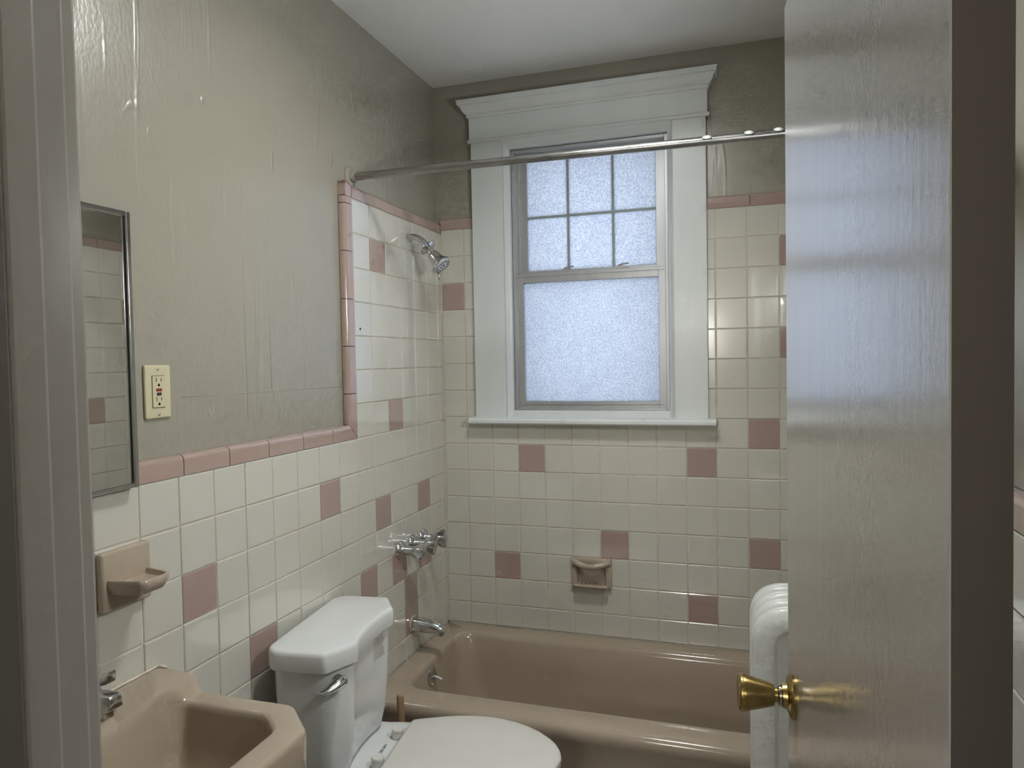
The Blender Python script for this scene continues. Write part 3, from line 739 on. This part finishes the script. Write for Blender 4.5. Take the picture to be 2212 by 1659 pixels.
for s in (1, -1):
    yy = fyc + s*.052
    link('handle_base', lathe([(.021, .010), (.020, .016), (.015, .030), (.013, .046), (.012, .050)], (0, 0, 1), (.056, yy, LZ), 24), 'chrome', fa, True, 40)
    bm = bmesh.new(); bx_ = [Vector((.040, yy-.012, LZ+.048)), Vector((.040, yy+.012, LZ+.048)), Vector((.040, yy+.009, LZ+.066)), Vector((.040, yy-.009, LZ+.066))]
    bx2 = [Vector((.098, yy-.010, LZ+.066)), Vector((.098, yy+.010, LZ+.066)), Vector((.102, yy+.008, LZ+.088)), Vector((.102, yy-.008, LZ+.088))]
    loft([bx_, bx2], bm=bm); bmesh.ops.bevel(bm, geom=list(bm.edges), offset=.002, segments=2, affect='EDGES', profile=.5)
    link('lever_handle', bm, 'chrome', fa, True, 35)

# ------------------------------------------------------------------ toilet
to = thing('toilet', 'white two-piece toilet with closed lid between sink and tub', 'toilet', (.020, -1.055, 0), math.radians(6.5), world=False)
TL = H-.460                   # top of the tank lid
def tank_outline(d=0.0, fx=1.0, fy=1.0, k=0.0, soft=1.0):
    p = [(.000, .185), (.000, -.185), (.030, -.214), (.168, -.214), (.216, -.128), (.205, -.075), (.199, 0), (.205, .075), (.216, .128), (.168, .214), (.030, .214)]
    p = [((x-.1)*fx+.1 + k, y*fy) for x, y in p]
    o = [Vector(q) for q in roundpoly(p, [.03, .03, .02, .010*soft, .009*soft, .05, .12, .05, .009*soft, .010*soft, .02], 6)]
    return [v for v in shrink(o, d)]
A = lambda d, z: ring3(tank_outline(d), z)
lid = [A(.008, TL-.052), A(.001, TL-.050), A(0, TL-.046), A(.000, TL-.012), A(.002, TL-.005), A(.006, TL-.001), A(.012, TL+.0), ring3([Vector(((v.x-.1)*.6+.1, v.y*.6)) for v in tank_outline(.012)], TL+.0015)]
link('tank_lid', loft(lid), 'white', to, True, 60)
T = lambda d, z, fx, fy, k=0: ring3(tank_outline(d, fx, fy, k, 3.6), z)
tb = [T(.014, TL-.050, 1, 1), T(.014, TL-.12, 1, .99), T(.016, TL-.20, .985, .965), T(.020, TL-.28, .96, .93), T(.026, TL-.33, .92, .90), T(.030, TL-.352, .84, .84), T(.030, TL-.358, .7, .76)]
tk = link('tank', loft(list(reversed(tb))), 'white', to, True, 60)
# printed lines on the tank front
bm = bmesh.new()
for i in range(11):
    z = TL-.058-i*.0062; a = .040 + (.006 if i in (0, 1) else 0); b = .103 - random.random()*.012
    xs_ = .1865
    nseg = 5
    for j in range(nseg):
        y0 = a+(b-a)*j/nseg; y1 = a+(b-a)*(j+.88)/nseg
        xf = lambda yy: .1868 + .006*(yy/.075)**2
        q = [bm.verts.new((xf(y0), y0, z)), bm.verts.new((xf(y1), y1, z)), bm.verts.new((xf(y1), y1, z-.0016)), bm.verts.new((xf(y0), y0, z-.0016))]; bm.faces.new(q)
link('printed_notice', bm, 'printgold', tk)
# lever on the chamfered corner
n45 = Vector((.872, -.486, 0)).normalized() if False else Vector((math.cos(math.radians(-29)), math.sin(math.radians(-29)), 0))
e45 = Vector((-n45.y, n45.x, 0))
lb = Vector((.181, -.170, TL-.083))
lv = link('flush_lever', lathe([(.016, -.002), (.016, .004), (.013, .008), (.008, .009), (.008, .020)], n45, lb - n45*.004, 24), 'chrome', tk, True, 40)
s0 = lb + n45*.016
link('lever_arm', tube([s0 + e45*.010 + Vector((0, 0, .004)), s0 + Vector((0, 0, .003)), s0 - e45*.020 - Vector((0, 0, .001)) + n45*.002, s0 - e45*.045 - Vector((0, 0, .005)) + n45*.003, s0 - e45*.062 - Vector((0, 0, .003)) + n45*.004, s0 - e45*.070 + Vector((0, 0, .001)) + n45*.004], [.011, .0165, .0145, .0105, .0085, .005], 16, flat=[1, 1, .85, .6, .55, .55]), 'chrome', lv, True, 60)
# bowl: pedestal, rim and flat deck behind the seat
BZT = H-.815                  # china rim height
def bowl_outline(w, x0, x1, sq=.55, n=64):
    pts = []
    cx = x0 + (x1-x0)*.52
    for k in range(n):
        a = 2*PI*k/n; c_, s_ = math.cos(a), math.sin(a)
        rx = (x1-cx) if c_ >= 0 else (cx-x0)
        e = 1.0 if c_ >= 0 else sq
        pts.append(Vector((cx + rx*math.copysign(abs(c_)**e, c_), w*math.copysign(abs(s_)**(1.0 if c_ >= 0 else .72), s_))))
    return pts
def BO(w, x0, x1, z, sq=.55): return ring3(bowl_outline(w, x0, x1, sq), z)
rs = [BO(.115, .16, .52, 0), BO(.115, .16, .52, .03), BO(.105, .17, .50, .06), BO(.10, .16, .49, .16), BO(.125, .14, .56, .25), BO(.165, .10, .655, .33), BO(.180, .06, .688, BZT-.03), BO(.183, .05, .695, BZT-.012), BO(.180, .052, .692, BZT-.003), BO(.172, .058, .684, BZT), BO(.10, .10, .60, BZT+.0005)]
link('bowl', loft(rs), 'white', to, True, 60)
rs = [ring3(p, z) for p, z in ()]
# deck shelf raised under the tank
bm = loft([rrect(.035, .262, -.150, .150, .04, BZT-.028), rrect(.030, .270, -.158, .158, .045, BZT-.006), rrect(.034, .268, -.154, .154, .042, BZT+.004), rrect(.045, .255, -.145, .145, .035, BZT+.006)])
link('deck', bm, 'white', to, True, 50)
def seat_outline(w, x0, x1, n=120):
    """flat hinge edge with tight corners, swelling sides, elongated round front (unit outline scaled to size)"""
    half = [(.0, .0), (.0, .680), (.008, .715), (.045, .757), (.10, .805), (.18, .880), (.28, .950), (.38, .992), (.46, 1.0), (.56, .975), (.66, .905), (.75, .805), (.83, .675), (.90, .520), (.95, .370), (.985, .190), (1.0, .0)]
    pts = half + [(x, -y) for x, y in reversed(half[1:-1])]
    P_ = [Vector((x0+(x1-x0)*x, w*y)) for x, y in pts]
    return by_angle(P_, (x0+(x1-x0)*.45, 0), n)
SZ = H-.785
def SO(i, z): return ring3(seat_outline(.184-i, .262+i, .712-i), z)
link('seat_ring', loft([SO(.010, SZ-.026), SO(.004, SZ-.024), SO(.002, SZ-.018), SO(.004, SZ-.013), SO(.012, SZ-.011)]), 'seat', to, True, 60)
link('seat_lid', loft([SO(.006, SZ-.011), SO(.001, SZ-.009), SO(0, SZ-.004), SO(.003, SZ+.001), SO(.010, SZ+.003), SO(.045, SZ+.0035), SO(.052, SZ+.0045), SO(.10, SZ+.005)]), 'seat', to, True, 45)
for s in (1, -1):
    link('hinge_post', lathe([(.0165, -.022), (.0175, -.010), (.016, -.006), (.0165, -.004), (.0165, .002), (.0150, .004), (.010, .0035)], (0, 0, 1), (.240, s*.073, SZ-.001), 24), 'seat', to, True, 40)
cu = bpy.data.curves.new('brand_lettering', 'FONT'); cu.body = 'GLACIER BAY'; cu.size = .0125; cu.align_x = 'CENTER'; cu.space_character = 1.0
cu.materials.append(M['printblue'])
tmp = bpy.data.objects.new('text_tmp', cu); COL.objects.link(tmp); bpy.context.view_layer.update()
tme = bpy.data.meshes.new_from_object(tmp.evaluated_get(bpy.context.evaluated_depsgraph_get())); bpy.data.objects.remove(tmp)
tme.materials.clear(); tme.materials.append(M['printblue'])
bl = bpy.data.objects.new('brand_lettering', tme); COL.objects.link(bl); bl.parent = to
m4 = Matrix((Vector((0, 1, 0)), Vector((-1, 0, 0)), Vector((0, 0, 1)))).transposed().to_4x4(); m4.translation = Vector((.226, -.004, BZT+.0070)); bl.matrix_basis = m4

# ------------------------------------------------------------------ plunger behind the toilet
pg = thing('plunger', 'wooden plunger handle standing between toilet and tub', 'plunger', (.17, -.775, 0))
link('handle', tube([(.175, -.775, .08), (.150, -.742, H-.806), (.1496, -.7415, H-.799), (.1494, -.741, H-.7965)], [.0115, .0115, .010, .005], 16), 'wood', pg, True, 50)
link('rubber_cup', lathe([(.045, 0), (.047, .012), (.044, .035), (.032, .058), (.018, .070), (.016, .095), (.012, .10)], (0, 0, 1), (.176, -.776, 0), 28, cap0=False), 'rubber', pg, True, 50)

# ------------------------------------------------------------------ radiator
ra = thing('radiator', 'white painted cast-iron radiator beside the tub', 'radiator', (1.30, -.90, 0))
rx0, rx1, rzt, rzb = 1.1895, 1.405, H-.336, .09
def rad_out(i, y):
    p = [(rx0+i, rzb+i), (rx1-i, rzb+i), (rx1-i, rzt-.03), (rx1-i-.055, rzt-i), (rx0+i+.055, rzt-i), (rx0+i, rzt-.075)]
    p = [(rx0+i, rzb+i), (rx1-i, rzb+i), (rx1-i, rzt-i), (rx0+i, rzt-i)]
    o = roundpoly(p, [.02, .02, .095-i*.5, .095-i*.5], 10)
    return [Vector((q.x, y, q.y)) for q in o]
pit_ = .056; n_sec = 4; yn = -1.005
for s in range(n_sec):
    y0 = yn + s*pit_; y1 = y0+pit_-.001
    rs = []
    if s == 0: rs += [rad_out(.062, y0+.012), rad_out(.058, y0+.011), rad_out(.054, y0+.0055), rad_out(.050, y0+.005)]
    rs += [rad_out(.026, y0+.007), rad_out(.010, y0+.014), rad_out(.005, y0+.022), rad_out(.0035, y0+.027), rad_out(.0, y0+.0282), rad_out(.0, y0+.0298), rad_out(.0035, y0+.031), rad_out(.005, y0+.036), rad_out(.012, y0+.044), rad_out(.024, y1)]
    link('section', loft(rs), 'radiator', ra, True, 55)
for y in (yn+.028, yn+3*pit_+.028):
    for x in (rx0+.035, rx1-.035): link('foot', lathe([(.024, 0), (.022, .02), (.014, .05), (.016, .10)], (0, 0, 1), (x, y, 0), 16), 'radiator', ra, True, 50)
link('supply_pipe', tube([(1.30, yn+4*pit_-.004, .13), (1.30, yn+4*pit_+.03, .13), (1.30, yn+4*pit_+.036, .12), (1.30, yn+4*pit_+.036, 0)], .014, 12), 'radiator', ra, True, 50)

# ------------------------------------------------------------------ added fill lamps (out of frame)
LX, LY = .84, -1.18
cl = thing('added_ceiling_light', 'added round drum ceiling light in the bathroom', 'ceiling light', (LX, LY, CZ))  # added lamp, placed to spread light over the walls
link('drum', lathe([(.155, 0), (.155, -.062), (.150, -.062), (.150, -.006)], (0, 0, 1), (LX, LY, CZ), 40, cap0=False, cap1=False), 'trim', cl, True, 40)  # opaque rim shaped to hold the added light off the wall tops
link('diffuser', lathe([(.148, -.010), (.146, -.014), (.05, -.016), (0, -.016)], (0, 0, 1), (LX, LY, CZ), 32), 'lamp', cl, True)
wx, wy, wz = RX-PL, -1.42, H+.52
sc_ = thing('added_wall_light', 'added shaded globe light on the right wall behind the door', 'wall light', (wx, wy, wz))  # added lamp to light the left wall and ceiling evenly
link('fill_lamp_base', lathe([(.05, 0), (.05, .015), (.018, .022), (.018, .05)], (-1, 0, 0), (wx, wy, wz), 24), 'chrome', sc_, True, 40)
link('fill_lamp_globe', lathe([(.03, .045), (.050, .062), (.060, .085), (.062, .105), (.055, .135), (.035, .157), (0, .166)], (-1, 0, 0), (wx, wy, wz), 20), 'wallfill', sc_, True)
link('shade', lathe([(.035, .035), (.075, .045), (.115, .075), (.175, .170), (.173, .170), (.112, .078), (.073, .050), (.016, .040)], (-1, 0, 0), (wx, wy, wz), 32, cap0=True, cap1=True), 'trim', sc_, True, 40)  # hood shaped to block the added light along the right wall
hl = thing('added_hall_light', 'added globe fill light at the end of the hall', 'wall light', (.70, -4.0, H+.45))  # added lamp to fill the back wall through the doorway
link('fill_lamp_base', lathe([(.05, 0), (.05, .02), (.02, .03), (.02, .06)], (0, 1, 0), (.70, -4.0, H+.45), 24), 'chrome', hl, True, 40)
link('fill_lamp_globe', lathe([(.03, .05), (.09, .08), (.12, .13), (.125, .17), (.11, .22), (.07, .26), (0, .275)], (0, 1, 0), (.70, -4.0, H+.45), 24), 'hallfill', hl, True)
for o in SC.objects:
    if '_world' in o: del o['_world']
